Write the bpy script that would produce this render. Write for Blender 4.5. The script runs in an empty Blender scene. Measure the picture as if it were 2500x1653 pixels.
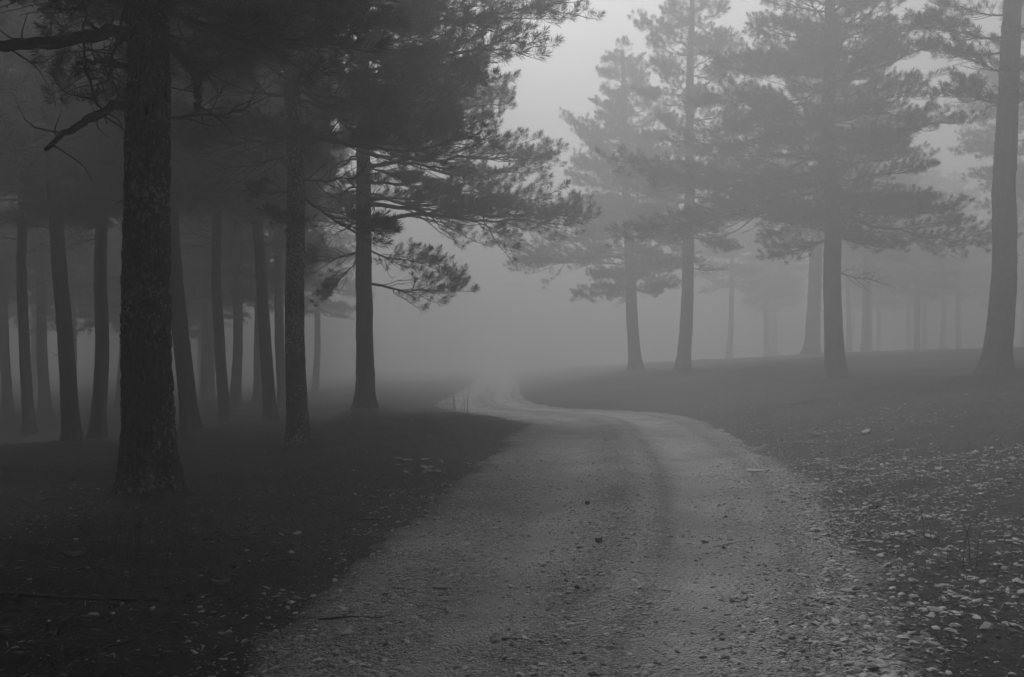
import bpy, math, random
import numpy as np
from mathutils import Matrix, Vector

# ------------------------------------------------------------------ camera, sky, sun, exposure
SC = bpy.context.scene
COL = SC.collection
CAMZ = 1.4            # eye height above the road
FPX = 2430.0          # focal length in pixels of the 2500 px wide photograph (35 mm lens)
HOR = 880.0           # eye level row in the photograph

cam_d = bpy.data.cameras.new('camera')
cam_d.lens = 35.0
cam_d.sensor_width = 36.0
cam_d.shift_y = (HOR - 826.5) / 2500.0
cam_d.clip_start = 0.05
cam_d.clip_end = 3000.0
cam = bpy.data.objects.new('camera', cam_d)
cam.location = (0, 0, CAMZ)
cam.rotation_euler = (math.radians(90), 0, 0)
COL.objects.link(cam)
SC.camera = cam

SUN_EL = math.radians(43)
SUN_AZ = math.radians(-14)          # measured from +Y (ahead) towards +X
world = bpy.data.worlds.new('World')
SC.world = world
world.use_nodes = True
wn = world.node_tree.nodes
wl = world.node_tree.links
bg = wn['Background']
sky = wn.new('ShaderNodeTexSky')
sky.sky_type = 'NISHITA'
sky.sun_disc = False
sky.sun_elevation = SUN_EL
sky.sun_rotation = SUN_AZ
sky.air_density = 1.0
sky.dust_density = 4.0
bw = wn.new('ShaderNodeRGBToBW')          # the place is seen in black and white
wl.new(sky.outputs[0], bw.inputs[0])
wl.new(bw.outputs[0], bg.inputs[0])
bg.inputs[1].default_value = 0.05

sun_d = bpy.data.lights.new('sun', 'SUN')
sun_d.energy = 1.5
sun_d.angle = math.radians(20)
sun_d.color = (1, 1, 1)
sun = bpy.data.objects.new('sun', sun_d)
sdir = Vector((math.sin(SUN_AZ) * math.cos(SUN_EL), math.cos(SUN_AZ) * math.cos(SUN_EL), math.sin(SUN_EL)))
sun.rotation_euler = sdir.to_track_quat('Z', 'Y').to_euler()
COL.objects.link(sun)

FOG_DENSITY = 0.030
FOG_ALBEDO = 0.65
FOG_ANISO = 0.35
SC.view_settings.view_transform = 'Standard'
SC.view_settings.look = 'None'
SC.view_settings.gamma = 1.0
SC.view_settings.use_curve_mapping = False
SC.view_settings.exposure = 1.54
cy = SC.cycles
cy.max_bounces = 5
cy.diffuse_bounces = 2
cy.glossy_bounces = 1
cy.transmission_bounces = 1
cy.volume_bounces = 1
cy.transparent_max_bounces = 8
cy.use_denoising = True
cy.use_adaptive_sampling = True
cy.adaptive_threshold = 0.02
cy.adaptive_min_samples = 12
cy.use_light_tree = False
cy.caustics_reflective = False
cy.caustics_refractive = False

rng = np.random.default_rng(11)
random.seed(11)

# ------------------------------------------------------------------ numpy helpers
def _hash(ix, iy, iz, s):
    h = (ix.astype(np.int64) * 374761393 + iy.astype(np.int64) * 668265263 + iz.astype(np.int64) * 2147483647 + s * 974711) & 0xFFFFFFFF
    h = ((h ^ (h >> 13)) * 1274126177) & 0xFFFFFFFF
    h = ((h ^ (h >> 16)) * 2246822519) & 0xFFFFFFFF
    return ((h ^ (h >> 15)) & 0xFFFFFF) / float(0xFFFFFF)

def vnoise(x, y, z=None, s=0):
    x = np.asarray(x, float); y = np.asarray(y, float)
    z = np.zeros_like(x) if z is None else np.asarray(z, float)
    fx, fy, fz = np.floor(x), np.floor(y), np.floor(z)
    ux, uy, uz = x - fx, y - fy, z - fz
    ux, uy, uz = [u * u * (3 - 2 * u) for u in (ux, uy, uz)]
    out = 0
    for dx in (0, 1):
        for dy in (0, 1):
            for dz in (0, 1):
                w = (ux if dx else 1 - ux) * (uy if dy else 1 - uy) * (uz if dz else 1 - uz)
                out = out + w * _hash(fx + dx, fy + dy, fz + dz, s)
    return out * 2 - 1

def worley2(x, y, s=0, wrap=None):
    """F1, F2 and a cell value; wrap = period of x in cells."""
    fx, fy = np.floor(x), np.floor(y)
    f1 = np.full(x.shape, 9.0); f2 = np.full(x.shape, 9.0); cv = np.zeros(x.shape)
    for dx in (-1, 0, 1):
        for dy in (-1, 0, 1):
            cx, cy_ = fx + dx, fy + dy
            hx = np.mod(cx, wrap) if wrap else cx
            px = cx + _hash(hx, cy_, hx * 0, s)
            py = cy_ + _hash(hx, cy_, hx * 0 + 1, s)
            d = np.hypot(px - x, py - y)
            v = _hash(hx, cy_, hx * 0 + 2, s)
            closer = d < f1
            f2 = np.where(closer, f1, np.minimum(f2, d))
            cv = np.where(closer, v, cv)
            f1 = np.where(closer, d, f1)
    return f1, f2, cv

def sstep(a, b, x):
    t = np.clip((np.asarray(x, float) - a) / (b - a), 0, 1)
    return t * t * (3 - 2 * t)

def mesh_np(name, V, F, smooth=False, mat=None):
    """V (n,3), F (m,k) with k = 3 or 4."""
    V = np.ascontiguousarray(V, dtype=np.float32); F = np.ascontiguousarray(F, dtype=np.int32)
    me = bpy.data.meshes.new(name)
    m, k = F.shape
    me.vertices.add(len(V)); me.vertices.foreach_set('co', V.ravel())
    me.loops.add(m * k); me.loops.foreach_set('vertex_index', F.ravel())
    me.polygons.add(m); me.polygons.foreach_set('loop_start', np.arange(0, m * k, k, dtype=np.int32))
    me.polygons.foreach_set('use_smooth', np.full(m, smooth, dtype=bool))
    me.update(calc_edges=True)
    if mat: me.materials.append(mat)
    return me

def attr(me, name, vals):
    a = me.attributes.new(name, 'FLOAT', 'POINT')
    a.data.foreach_set('value', np.ascontiguousarray(vals, dtype=np.float32))

class Geo:
    """collects triangles / quads (quads are split)"""
    def __init__(self): self.V = []; self.F = []; self.n = 0
    def add(self, V, F):
        V = np.asarray(V, float); F = np.asarray(F, int)
        if F.shape[1] == 4: F = np.vstack([F[:, [0, 1, 2]], F[:, [0, 2, 3]]])
        self.V.append(V); self.F.append(F + self.n); self.n += len(V)
    def arrays(self): return np.vstack(self.V), np.vstack(self.F)
    def mesh(self, name, smooth=True, mat=None):
        V, F = self.arrays(); return mesh_np(name, V, F, smooth, mat)

def tube(geo, P, R, ns=5, cap=True):
    P = np.asarray(P, float); R = np.asarray(R, float); n = len(P)
    T = np.gradient(P, axis=0); T /= np.linalg.norm(T, axis=1)[:, None] + 1e-9
    ref = np.array([0, 0, 1.0]) if abs(T[0][2]) < 0.9 else np.array([0, 1.0, 0])
    A = np.cross(T, ref); A /= np.linalg.norm(A, axis=1)[:, None] + 1e-9
    B = np.cross(A, T)
    th = np.linspace(0, 2 * np.pi, ns, endpoint=False)
    V = P[:, None, :] + R[:, None, None] * (np.cos(th)[None, :, None] * A[:, None, :] + np.sin(th)[None, :, None] * B[:, None, :])
    V = V.reshape(-1, 3)
    i = np.arange(n - 1)[:, None] * ns; j = np.arange(ns)[None, :]; j2 = (j + 1) % ns
    F = np.stack([i + j, i + j2, i + ns + j2, i + ns + j], -1).reshape(-1, 4)
    geo.add(V, F)
    if cap:
        c = np.arange(ns)
        geo.add(np.vstack([V[-ns:], P[-1] + T[-1] * R[-1] * .5]), np.stack([c, (c + 1) % ns, np.full(ns, ns)], -1))

def smooth_path(pts, n):
    pts = np.asarray(pts, float)
    p = np.vstack([2 * pts[0] - pts[1], pts, 2 * pts[-1] - pts[-2]])
    m = len(pts) - 1
    out = []
    for t in np.linspace(0, m - 1e-6, n):
        i = int(t); u = t - i
        a, b, c, d = p[i], p[i + 1], p[i + 2], p[i + 3]
        out.append(.5 * ((2 * b) + (-a + c) * u + (2 * a - 5 * b + 4 * c - d) * u * u + (-a + 3 * b - 3 * c + d) * u ** 3))
    return np.array(out)

def link(name, data, parent=None, loc=None):
    o = bpy.data.objects.new(name, data)
    COL.objects.link(o)
    if parent is not None: o.parent = parent
    if loc is not None: o.location = loc
    return o

def tag(o, label=None, cat=None, group=None, kind=None):
    if label: o['label'] = label
    if cat: o['category'] = cat
    if group: o['group'] = group
    if kind: o['kind'] = kind
    return o

# ------------------------------------------------------------------ materials (grey: a black and white place)
def new_mat(name):
    m = bpy.data.materials.new(name); m.use_nodes = True
    nt = m.node_tree
    return m, nt.nodes, nt.links, nt.nodes['Principled BSDF']

def N(nodes, kind, **kw):
    n = nodes.new('ShaderNode' + kind)
    for k, v in kw.items():
        if k.startswith('i_'): n.inputs[k[2:].replace('_', ' ')].default_value = v
        else: setattr(n, k, v)
    return n

def ramp(nodes, stops):
    r = nodes.new('ShaderNodeValToRGB'); e = r.color_ramp.elements
    while len(e) < len(stops): e.new(0.5)
    for el, (p, v) in zip(e, stops):
        el.position = p; el.color = (v, v, v, 1)
    return r

def mixf(nodes, links, fac, a, b):
    m = nodes.new('ShaderNodeMix'); m.data_type = 'FLOAT'
    for sock, v in ((m.inputs[0], fac), (m.inputs[2], a), (m.inputs[3], b)):
        if hasattr(v, 'links'): links.new(v, sock)
        else: sock.default_value = v
    return m.outputs[0]

def math_(nodes, links, op, a, b=0.0, clamp=False):
    m = nodes.new('ShaderNodeMath'); m.operation = op; m.use_clamp = clamp
    for sock, v in ((m.inputs[0], a), (m.inputs[1], b)):
        if hasattr(v, 'links'): links.new(v, sock)
        else: sock.default_value = v
    return m.outputs[0]

def obj_coords(nodes, links, scale=(1, 1, 1), kind='Object'):
    tc = nodes.new('ShaderNodeTexCoord'); mp = nodes.new('ShaderNodeMapping')
    mp.inputs['Scale'].default_value = scale
    links.new(tc.outputs[kind], mp.inputs[0]); return mp.outputs[0]

def bump(nodes, links, bsdf, height, strength, dist):
    b = nodes.new('ShaderNodeBump'); b.inputs['Strength'].default_value = strength; b.inputs['Distance'].default_value = dist
    links.new(height, b.inputs['Height']); links.new(b.outputs[0], bsdf.inputs['Normal'])

def mat_bark(name, dark, light, lichen, thr, lscale):
    m, n, l, b = new_mat(name)
    v1 = obj_coords(n, l, (1, 1, .28))
    no = N(n, 'TexNoise', i_Scale=14.0, i_Detail=6.0, i_Roughness=.65); l.new(v1, no.inputs['Vector'])
    r1 = ramp(n, [(.32, dark), (.68, light)]); l.new(no.outputs['Fac'], r1.inputs[0])
    v2 = obj_coords(n, l, (1, 1, .7))
    nl = N(n, 'TexNoise', i_Scale=lscale, i_Detail=5.0, i_Roughness=.7); l.new(v2, nl.inputs['Vector'])
    nb = N(n, 'TexNoise', i_Scale=1.1, i_Detail=2.0); l.new(obj_coords(n, l), nb.inputs['Vector'])
    s = math_(n, l, 'ADD', nl.outputs['Fac'], math_(n, l, 'MULTIPLY', math_(n, l, 'SUBTRACT', nb.outputs['Fac'], .5), .5))
    rl = ramp(n, [(thr, 0.0), (thr + .05, 1.0)]); l.new(s, rl.inputs[0])
    c = mixf(n, l, rl.outputs[0], r1.outputs[0], lichen)
    l.new(c, b.inputs['Base Color'])
    b.inputs['Roughness'].default_value = .85; b.inputs['Specular IOR Level'].default_value = .25
    h = math_(n, l, 'ADD', no.outputs['Fac'], math_(n, l, 'MULTIPLY', rl.outputs[0], .25))
    bump(n, l, b, h, .9, .03)
    return m

M_BARK = mat_bark('bark', .05, .10, .16, .62, 26.0)
M_BARK_LICHEN = mat_bark('lichen_bark', .026, .065, .42, .57, 24.0)
M_BARK_SPECK = mat_bark('speckled_bark', .05, .10, .34, .535, 34.0)

def mat_flat(name, lo, hi, scale, rough=.8, bs=.4, bd=.01, spec=.3):
    m, n, l, b = new_mat(name)
    no = N(n, 'TexNoise', i_Scale=scale, i_Detail=4.0, i_Roughness=.6); l.new(obj_coords(n, l), no.inputs['Vector'])
    r = ramp(n, [(.3, lo), (.7, hi)]); l.new(no.outputs['Fac'], r.inputs[0])
    l.new(r.outputs[0], b.inputs['Base Color'])
    b.inputs['Roughness'].default_value = rough; b.inputs['Specular IOR Level'].default_value = spec
    bump(n, l, b, no.outputs['Fac'], bs, bd)
    return m

M_WOOD = mat_flat('branch_bark', .045, .085, 25, .85)
M_NEEDLE = mat_flat('needles', .035, .06, 3, .6, 0.0, .001, .35)
M_STONE = mat_flat('pale_stone', .34, .5, 18, .8, .6, .01)
M_STONE_D = mat_flat('weathered_stone', .24, .42, 22, .85, .6, .01)
M_TWIG = mat_flat('twig', .03, .09, 12, .85)
M_STRAW = mat_flat('dry_grass', .08, .16, 6, .8)
M_CONE = mat_flat('cone', .03, .06, 30, .8)
M_BARKCHIP = mat_flat('bark_chip', .10, .26, 14, .85)

# gravel: colour varies pebble by pebble
def mat_gravel():
    m, n, l, b = new_mat('gravel')
    g = n.new('ShaderNodeNewGeometry')
    r = ramp(n, [(0, .14), (.35, .34), (.8, .46), (1, .58)]); l.new(g.outputs['Random Per Island'], r.inputs[0])
    l.new(r.outputs[0], b.inputs['Base Color']); b.inputs['Roughness'].default_value = .8
    b.inputs['Specular IOR Level'].default_value = .3
    return m
M_GRAVEL = mat_gravel()

def mat_litterpieces():
    m, n, l, b = new_mat('forest_litter')
    g = n.new('ShaderNodeNewGeometry')
    r = ramp(n, [(0, .02), (.6, .06), (.88, .13), (1, .38)]); l.new(g.outputs['Random Per Island'], r.inputs[0])
    l.new(r.outputs[0], b.inputs['Base Color']); b.inputs['Roughness'].default_value = .85
    return m
M_LITTER = mat_litterpieces()

def mat_ground():
    m, n, l, b = new_mat('ground')
    v = obj_coords(n, l)
    a = N(n, 'TexNoise', i_Scale=1.3, i_Detail=6.0, i_Roughness=.65); l.new(v, a.inputs['Vector'])
    f = N(n, 'TexNoise', i_Scale=22.0, i_Detail=5.0, i_Roughness=.75); l.new(v, f.inputs['Vector'])
    r1 = ramp(n, [(.3, .018), (.7, .038)]); l.new(a.outputs['Fac'], r1.inputs[0])
    r2 = ramp(n, [(.3, .35), (.7, 1.9)]); l.new(f.outputs['Fac'], r2.inputs[0])
    lit = math_(n, l, 'MULTIPLY', r1.outputs[0], r2.outputs[0])
    vo = N(n, 'TexVoronoi', i_Scale=38.0); l.new(v, vo.inputs['Vector'])
    sep = n.new('ShaderNodeSeparateColor'); l.new(vo.outputs['Color'], sep.inputs[0])
    r3 = ramp(n, [(0, .08), (.6, .18), (1, .34)]); l.new(sep.outputs[0], r3.inputs[0])
    at = N(n, 'Attribute', attribute_name='gravel')
    gm = math_(n, l, 'ADD', at.outputs['Fac'], math_(n, l, 'MULTIPLY', math_(n, l, 'SUBTRACT', f.outputs['Fac'], .5), 1.2))
    rg = ramp(n, [(.42, 0), (.58, 1)]); l.new(gm, rg.inputs[0])
    c = mixf(n, l, rg.outputs[0], lit, r3.outputs[0]); l.new(c, b.inputs['Base Color'])
    b.inputs['Roughness'].default_value = .95; b.inputs['Specular IOR Level'].default_value = .15
    bump(n, l, b, f.outputs['Fac'], .8, .04)
    return m
M_GROUND = mat_ground()

def mat_road():
    m, n, l, b = new_mat('gravel_road')
    v = obj_coords(n, l)
    vo = N(n, 'TexVoronoi', i_Scale=55.0); l.new(v, vo.inputs['Vector'])
    sep = n.new('ShaderNodeSeparateColor'); l.new(vo.outputs['Color'], sep.inputs[0])
    r3 = ramp(n, [(0, .15), (.5, .35), (1, .54)]); l.new(sep.outputs[0], r3.inputs[0])
    a = N(n, 'TexNoise', i_Scale=.9, i_Detail=5.0, i_Roughness=.6); l.new(v, a.inputs['Vector'])
    f = N(n, 'TexNoise', i_Scale=40.0, i_Detail=4.0, i_Roughness=.7); l.new(v, f.inputs['Vector'])
    at = N(n, 'Attribute', attribute_name='worn')       # packed pale dust in the wheel tracks
    da = N(n, 'Attribute', attribute_name='damp')       # dark soil strips
    dust = math_(n, l, 'MULTIPLY', at.outputs['Fac'], math_(n, l, 'ADD', a.outputs['Fac'], .45), True)
    c = mixf(n, l, dust, r3.outputs[0], .5)
    ra = ramp(n, [(.3, .75), (.7, 1.2)]); l.new(a.outputs['Fac'], ra.inputs[0])
    c = math_(n, l, 'MULTIPLY', c, ra.outputs[0])
    dm = math_(n, l, 'MULTIPLY', da.outputs['Fac'], math_(n, l, 'ADD', f.outputs['Fac'], .3), True)
    c = mixf(n, l, dm, c, .07); l.new(c, b.inputs['Base Color'])
    b.inputs['Roughness'].default_value = .9; b.inputs['Specular IOR Level'].default_value = .2
    h = math_(n, l, 'ADD', math_(n, l, 'MULTIPLY', vo.outputs['Distance'], -1.0), math_(n, l, 'MULTIPLY', f.outputs['Fac'], .6))
    bump(n, l, b, h, 1.0, .035)
    return m
M_ROAD = mat_road()

# ------------------------------------------------------------------ terrain
LEFT = [(-1.55, -8), (-1.5, -3), (-1.45, 2), (-1.34, 4.4), (-1.2, 5.7), (-1.0, 8.1), (-.72, 11), (-.5, 13.6), (-.15, 17.4), (.15, 20.4), (.05, 23.0), (-.9, 25.2), (-2.0, 28.2), (-2.5, 33), (-2.5, 40), (-2.5, 48), (-2.6, 60), (-2.8, 75), (-3.2, 105), (-4.5, 170)]
RIGHT = [(1.9, -8), (1.7, -3), (1.6, 2), (1.75, 4.4), (2.4, 7.2), (2.85, 9.2), (3.25, 11.3), (3.7, 14.5), (4.05, 17.9), (4.4, 23.0), (4.1, 26.0), (3.0, 27.8), (1.7, 29.0), (.75, 32.5), (.45, 39), (.4, 46), (.4, 57), (.3, 72), (0, 101), (-.5, 166)]
NROW = 900
LE = smooth_path(LEFT, NROW); RE = smooth_path(RIGHT, NROW)
LEc = LE[::6]; REc = RE[::6]

def side_dist(poly, X, Y):
    """signed distance to a polyline: positive on its right"""
    best = np.full(X.shape, 1e9); sg = np.ones(X.shape)
    for (ax, ay), (bx, by) in zip(poly[:-1], poly[1:]):
        dx, dy = bx - ax, by - ay
        t = np.clip(((X - ax) * dx + (Y - ay) * dy) / (dx * dx + dy * dy + 1e-12), 0, 1)
        d = np.hypot(X - ax - t * dx, Y - ay - t * dy)
        s = np.where(dx * (Y - ay) - dy * (X - ax) > 0, -1.0, 1.0)
        near = d < best
        sg = np.where(near, s, sg); best = np.where(near, d, best)
    return best * sg

def edge_dists(X, Y):
    sl = -side_dist(LEc, X, Y)      # > 0: left of the road
    sr = side_dist(REc, X, Y)       # > 0: right of the road
    return sl, sr

ROOT_MOUNDS = []      # filled by the tree list (x, y, radius)

def terrain(X, Y, fine=True, dists=None):
    X = np.asarray(X, float); Y = np.asarray(Y, float)
    sl, sr = dists if dists is not None else edge_dists(X, Y)
    off = np.maximum(np.maximum(sl, sr), 0)
    z = np.zeros_like(X)
    amp = (.25 + .70 * sstep(3, 17, Y))
    srp = np.maximum(sr, 0)
    z += amp * 2.35 * (1 - np.exp(-srp / 11.0))
    slp = np.maximum(sl, 0)
    z += (.03 + .15 * sstep(13, 20, Y) * (1 - .6 * sstep(23, 32, Y))) * (1 - np.exp(-slp / .7)) - .9 * (1 - np.exp(-np.maximum(-X - .15 * Y, 0) / 3.2)) * sstep(6, 21, Y)
    z += .10 * vnoise(X * .35, Y * .35, s=5) * sstep(0, 3, off)
    if fine:
        k = sstep(-.1, .6, off)
        z += k * (.035 * vnoise(X * 2.1, Y * 2.1, s=6) + .018 * vnoise(X * 6, Y * 6, s=7) + .010 * vnoise(X * 15, Y * 15, s=8))
    for (mx, my, mr) in ROOT_MOUNDS:
        z += .10 * (mr / .25) * np.exp(-((X - mx) ** 2 + (Y - my) ** 2) / (2 * (mr * 2.2) ** 2))
    z += fall(Y) * (1 - sstep(140, 250, Y) * .5)
    inside = np.minimum(-sl, -sr)
    z -= .06 * sstep(.15, .5, inside)          # bed below the road sheet
    return z

def fall(Y):
    """the land drops gently away beyond the bend"""
    d = np.maximum(np.asarray(Y, float) - 31, 0)
    return -.001 * d * d / (d + 6)

def tz(x, y): return float(terrain(np.array([x]), np.array([y]), False)[0])

# ------------------------------------------------------------------ trees: list (photo column, distance, trunk width in photo px, lean, ...)
def px_x(px, d): return (px - 1250.0) / FPX * d
def px_z(py, d): return CAMZ - (py - HOR) / FPX * d

TREES = [
 # px,  d,   wpx, lean x (m per m), height, crown base, seed, label, bark
 dict(px=362, d=10.6, w=112, lean=.006, H=13.5, cb=5.3, seed=1, bark='lichen', label='thick pine crusted with pale lichen, nearest trunk at the left'),
 dict(px=727, d=17.0, w=46, lean=-.004, H=14.5, cb=5.2, seed=2, bark='speck', label='straight pine with speckled bark and flared foot beside the lichen-crusted trunk'),
 dict(px=893, d=26.0, w=42, lean=-.003, H=15.5, cb=5.8, seed=3, bark='plain', label='left pine nearest the road, long needled limbs reaching over it'),
 dict(px=468, d=25.0, w=40, lean=-.10, H=15, cb=6.1, seed=4, bark='plain', label='dark pine leaning left just right of the lichen-crusted trunk'),
 dict(px=178, d=24.0, w=38, lean=-.085, H=15, cb=5.9, seed=5, bark='plain', label='dark pine leaning left, left of the lichen-crusted trunk'),
 dict(px=238, d=26.0, w=33, lean=.02, H=15.5, cb=6.3, seed=6, bark='plain', label='pine leaning slightly right, immediately left of the lichen-crusted trunk'),
 dict(px=662, d=29.0, w=29, lean=-.075, H=15.5, cb=6.5, seed=7, bark='plain', label='slim pine leaning left, just left of the speckled trunk'),
 dict(px=550, d=32.0, w=26, lean=-.045, H=15.5, cb=7.0, seed=8, bark='plain', label='slim grey pine between the two left-leaning pines'),
 dict(px=72, d=28.0, w=25, lean=-.03, H=15, cb=6.2, seed=9, bark='plain', label='dim thin pine nearest the left edge of the view'),
 dict(px=1668, d=37.0, w=31, lean=.028, H=14.6, cb=5.0, seed=10, bark='plain', label='tall pale pine with narrow crown behind the road bend'),
 dict(px=1552, d=45.0, w=29, lean=-.065, H=14.4, cb=3.8, seed=11, bark='plain', label='palest crooked pine with low crown beside the open gap'),
 dict(px=2040, d=28.5, w=44, lean=-.022, H=14.2, cb=4.2, seed=12, bark='plain', label='broad-crowned pine with drooping limbs on the right bank'),
 dict(px=2432, d=22.5, w=60, lean=.045, H=14.5, cb=6.5, seed=13, bark='plain', label='thick pine at the right edge with flared foot on the bank'),
 dict(px=1982, d=50.0, w=34, lean=.04, H=15, cb=6.2, seed=14, bark='plain', label='pale pine close behind the broad-crowned pine on its left'),
]
for t in TREES:
    t['x'] = px_x(t['px'], t['d']); t['y'] = t['d']; t['dia'] = t['w'] / FPX * t['d']
    ROOT_MOUNDS.append((t['x'], t['y'], t['dia'] * .6))

# ------------------------------------------------------------------ ground sheet, road sheet
def build_ground():
    na = 900
    r = np.concatenate([np.linspace(.4, 3, 24)[:-1], 3 * (1.0145 ** np.arange(0, 210)), np.geomspace(66, 900, 26)])
    # more angular steps ahead, fewer behind
    u = np.linspace(-1, 1, na, endpoint=False)
    ang = np.pi * (0.30 * u + 0.70 * np.sign(u) * np.abs(u) ** 3.0)
    R, A = np.meshgrid(r, ang, indexing='ij')
    X = (R * np.sin(A)).ravel(); Y = (R * np.cos(A)).ravel()
    d = edge_dists(X, Y)
    Z = terrain(X, Y, True, d)
    far = sstep(60, 120, np.hypot(X, Y))
    Z = Z * (1 - far * .3)
    V = np.stack([X, Y, Z], 1)
    nr = len(r)
    i = np.arange(nr - 1)[:, None] * na; j = np.arange(na)[None, :]; j2 = (j + 1) % na
    F = np.stack([i + j, i + na + j, i + na + j2, i + j2], -1).reshape(-1, 4)
    V = np.vstack([V, [[0, 0, Z[:na].mean()]]])
    me_F = F
    me = mesh_np('ground', V, me_F, True, M_GROUND)
    sl, sr = d
    g = .85 - sstep(-.4, .5, sr) * .7 - sstep(.8, 2.6, sr) * .4
    gl = .9 - sstep(-1.0, .25, sl) * 1.0
    g = np.where(sr > -.6, g, gl)
    g = np.where(sr > 0, g * (1 - .9 * sstep(14, 22, Y)), g)
    g += .25 * vnoise(X * 1.2, Y * 1.2, s=21) * (sr > -.2)
    attr(me, 'gravel', np.append(np.clip(g, 0, 1), 0))
    o = link('ground', me); tag(o, kind='structure')
    return o
GROUND = build_ground()

def road_z(u, row_w, X, Y):
    """height of the road sheet: cross fall, two ruts, sinking edges"""
    z = terrain(X, Y, False) * 0
    return z

def build_road():
    nc = 90
    u = np.linspace(0, 1, nc)
    rows = np.arange(NROW)
    P = LE[:, None, :] * (1 - u)[None, :, None] + RE[:, None, :] * u[None, :, None]
    wdt = np.linalg.norm(RE - LE, axis=1)
    s = np.concatenate([[0], np.cumsum(np.linalg.norm(np.diff((LE + RE) / 2, axis=0), axis=1))])
    # let the sheet reach a little past the edges
    uu = -.12 + 1.24 * u
    P = LE[:, None, :] * (1 - uu)[None, :, None] + RE[:, None, :] * uu[None, :, None]
    X = P[..., 0]; Y = P[..., 1]
    U = np.broadcast_to(uu, X.shape); S = np.broadcast_to(s[:, None], X.shape)
    ew = np.minimum(U, 1 - U) * wdt[:, None]           # metres inside the edge
    en = .16 * vnoise(X * 1.1, Y * 1.1, s=31) + .10 * vnoise(X * 4, Y * 4, s=32)
    z = -.05 + .062 * sstep(-.25, .22, ew + en)
    ruts = np.exp(-((U - .32) / .07) ** 2) + np.exp(-((U - .69) / .08) ** 2)
    z -= .035 * ruts * sstep(0, .3, ew)
    z += .02 * np.exp(-((U - .5) / .1) ** 2)
    z += .010 * vnoise(X * 3, Y * 3, s=33) + .006 * vnoise(X * 9, Y * 9, s=34)
    z += fall(Y)
    # follow the terrain outside the edge so that the sheet dips under it
    V = np.stack([X, Y, z], -1).reshape(-1, 3)
    i = np.arange(NROW - 1)[:, None] * nc; j = np.arange(nc - 1)[None, :]
    F = np.stack([i + j, i + j + 1, i + nc + j + 1, i + nc + j], -1).reshape(-1, 4)
    me = mesh_np('road', V, F, True, M_ROAD)
    wob = .04 * vnoise(S * .25, S * 0, s=35)
    worn = .45 * np.exp(-((U - .80 + wob) / .035) ** 2) + .4 * np.exp(-((U - .52 + wob) / .02) ** 2) + np.exp(-((U - .68 + wob) / .10) ** 2) + .75 * np.exp(-((U - .32 + wob) / .07) ** 2) + .5 * np.exp(-((U - .20 + wob) / .05) ** 2) * sstep(9, 16, Y)
    damp = np.exp(-((U - .45 + wob) / .04) ** 2) * (.2 + .8 * sstep(-.3, .4, vnoise(S * .6, S * 0, s=36))) * (1 - .6 * sstep(10, 16, Y)) + .8 * np.exp(-((U - .575 + wob) / .022) ** 2) + .5 * np.exp(-((U - .86 + wob) / .03) ** 2)
    damp *= .55 + .45 * vnoise(X * 2.2, Y * .9, s=37)
    damp += 1.25 * (1 - sstep(-.06, .45, ew + en)) * (U < .5)
    attr(me, 'worn', np.clip(worn, 0, 1).ravel()); attr(me, 'damp', np.clip(damp, 0, 1).ravel())
    o = link('road', me); tag(o, kind='structure')
    return o
ROAD = build_road()

# ------------------------------------------------------------------ pine branches (a small library shared by all trees)
def needles_mesh(name, shoots, n_per, nl, nw, seed):
    """shoots: list of (base point, direction, length). One thin triangle for each needle."""
    g = np.random.default_rng(seed)
    B = np.array([s[0] for s in shoots]); D = np.array([s[1] for s in shoots]); L = np.array([s[2] for s in shoots])
    D /= np.linalg.norm(D, axis=1)[:, None]
    B = np.repeat(B, n_per, 0); D = np.repeat(D, n_per, 0); L = np.repeat(L, n_per)
    m = len(B)
    ref = np.where(np.abs(D[:, 2:3]) < .9, np.array([[0, 0, 1.0]]), np.array([[1.0, 0, 0]]))
    A = np.cross(D, ref); A /= np.linalg.norm(A, axis=1)[:, None]
    C = np.cross(A, D)
    az = g.uniform(0, 2 * np.pi, m); t = g.uniform(0, 1, m) ** .7
    tilt = np.radians(g.uniform(42, 95, m) - 48 * t)
    side = np.cos(az)[:, None] * A + np.sin(az)[:, None] * C
    nd = np.cos(tilt)[:, None] * D + np.sin(tilt)[:, None] * side
    p0 = B + D * (L * t)[:, None]
    ln = nl * g.uniform(.75, 1.15, m)
    tip = p0 + nd * ln[:, None]; tip[:, 2] -= .012 * g.uniform(0, 1, m)
    w = np.cross(nd, g.normal(size=(m, 3))); w /= np.linalg.norm(w, axis=1)[:, None]; w *= nw / 2
    mid = p0 + nd * (ln * .55)[:, None]
    V = np.stack([p0 - w * .6, mid + w, tip, mid - w], 1).reshape(-1, 3)
    F = np.arange(m)[:, None] * 4
    F = np.hstack([F, F + 1, F + 2, F + 3])
    return V, F

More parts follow.
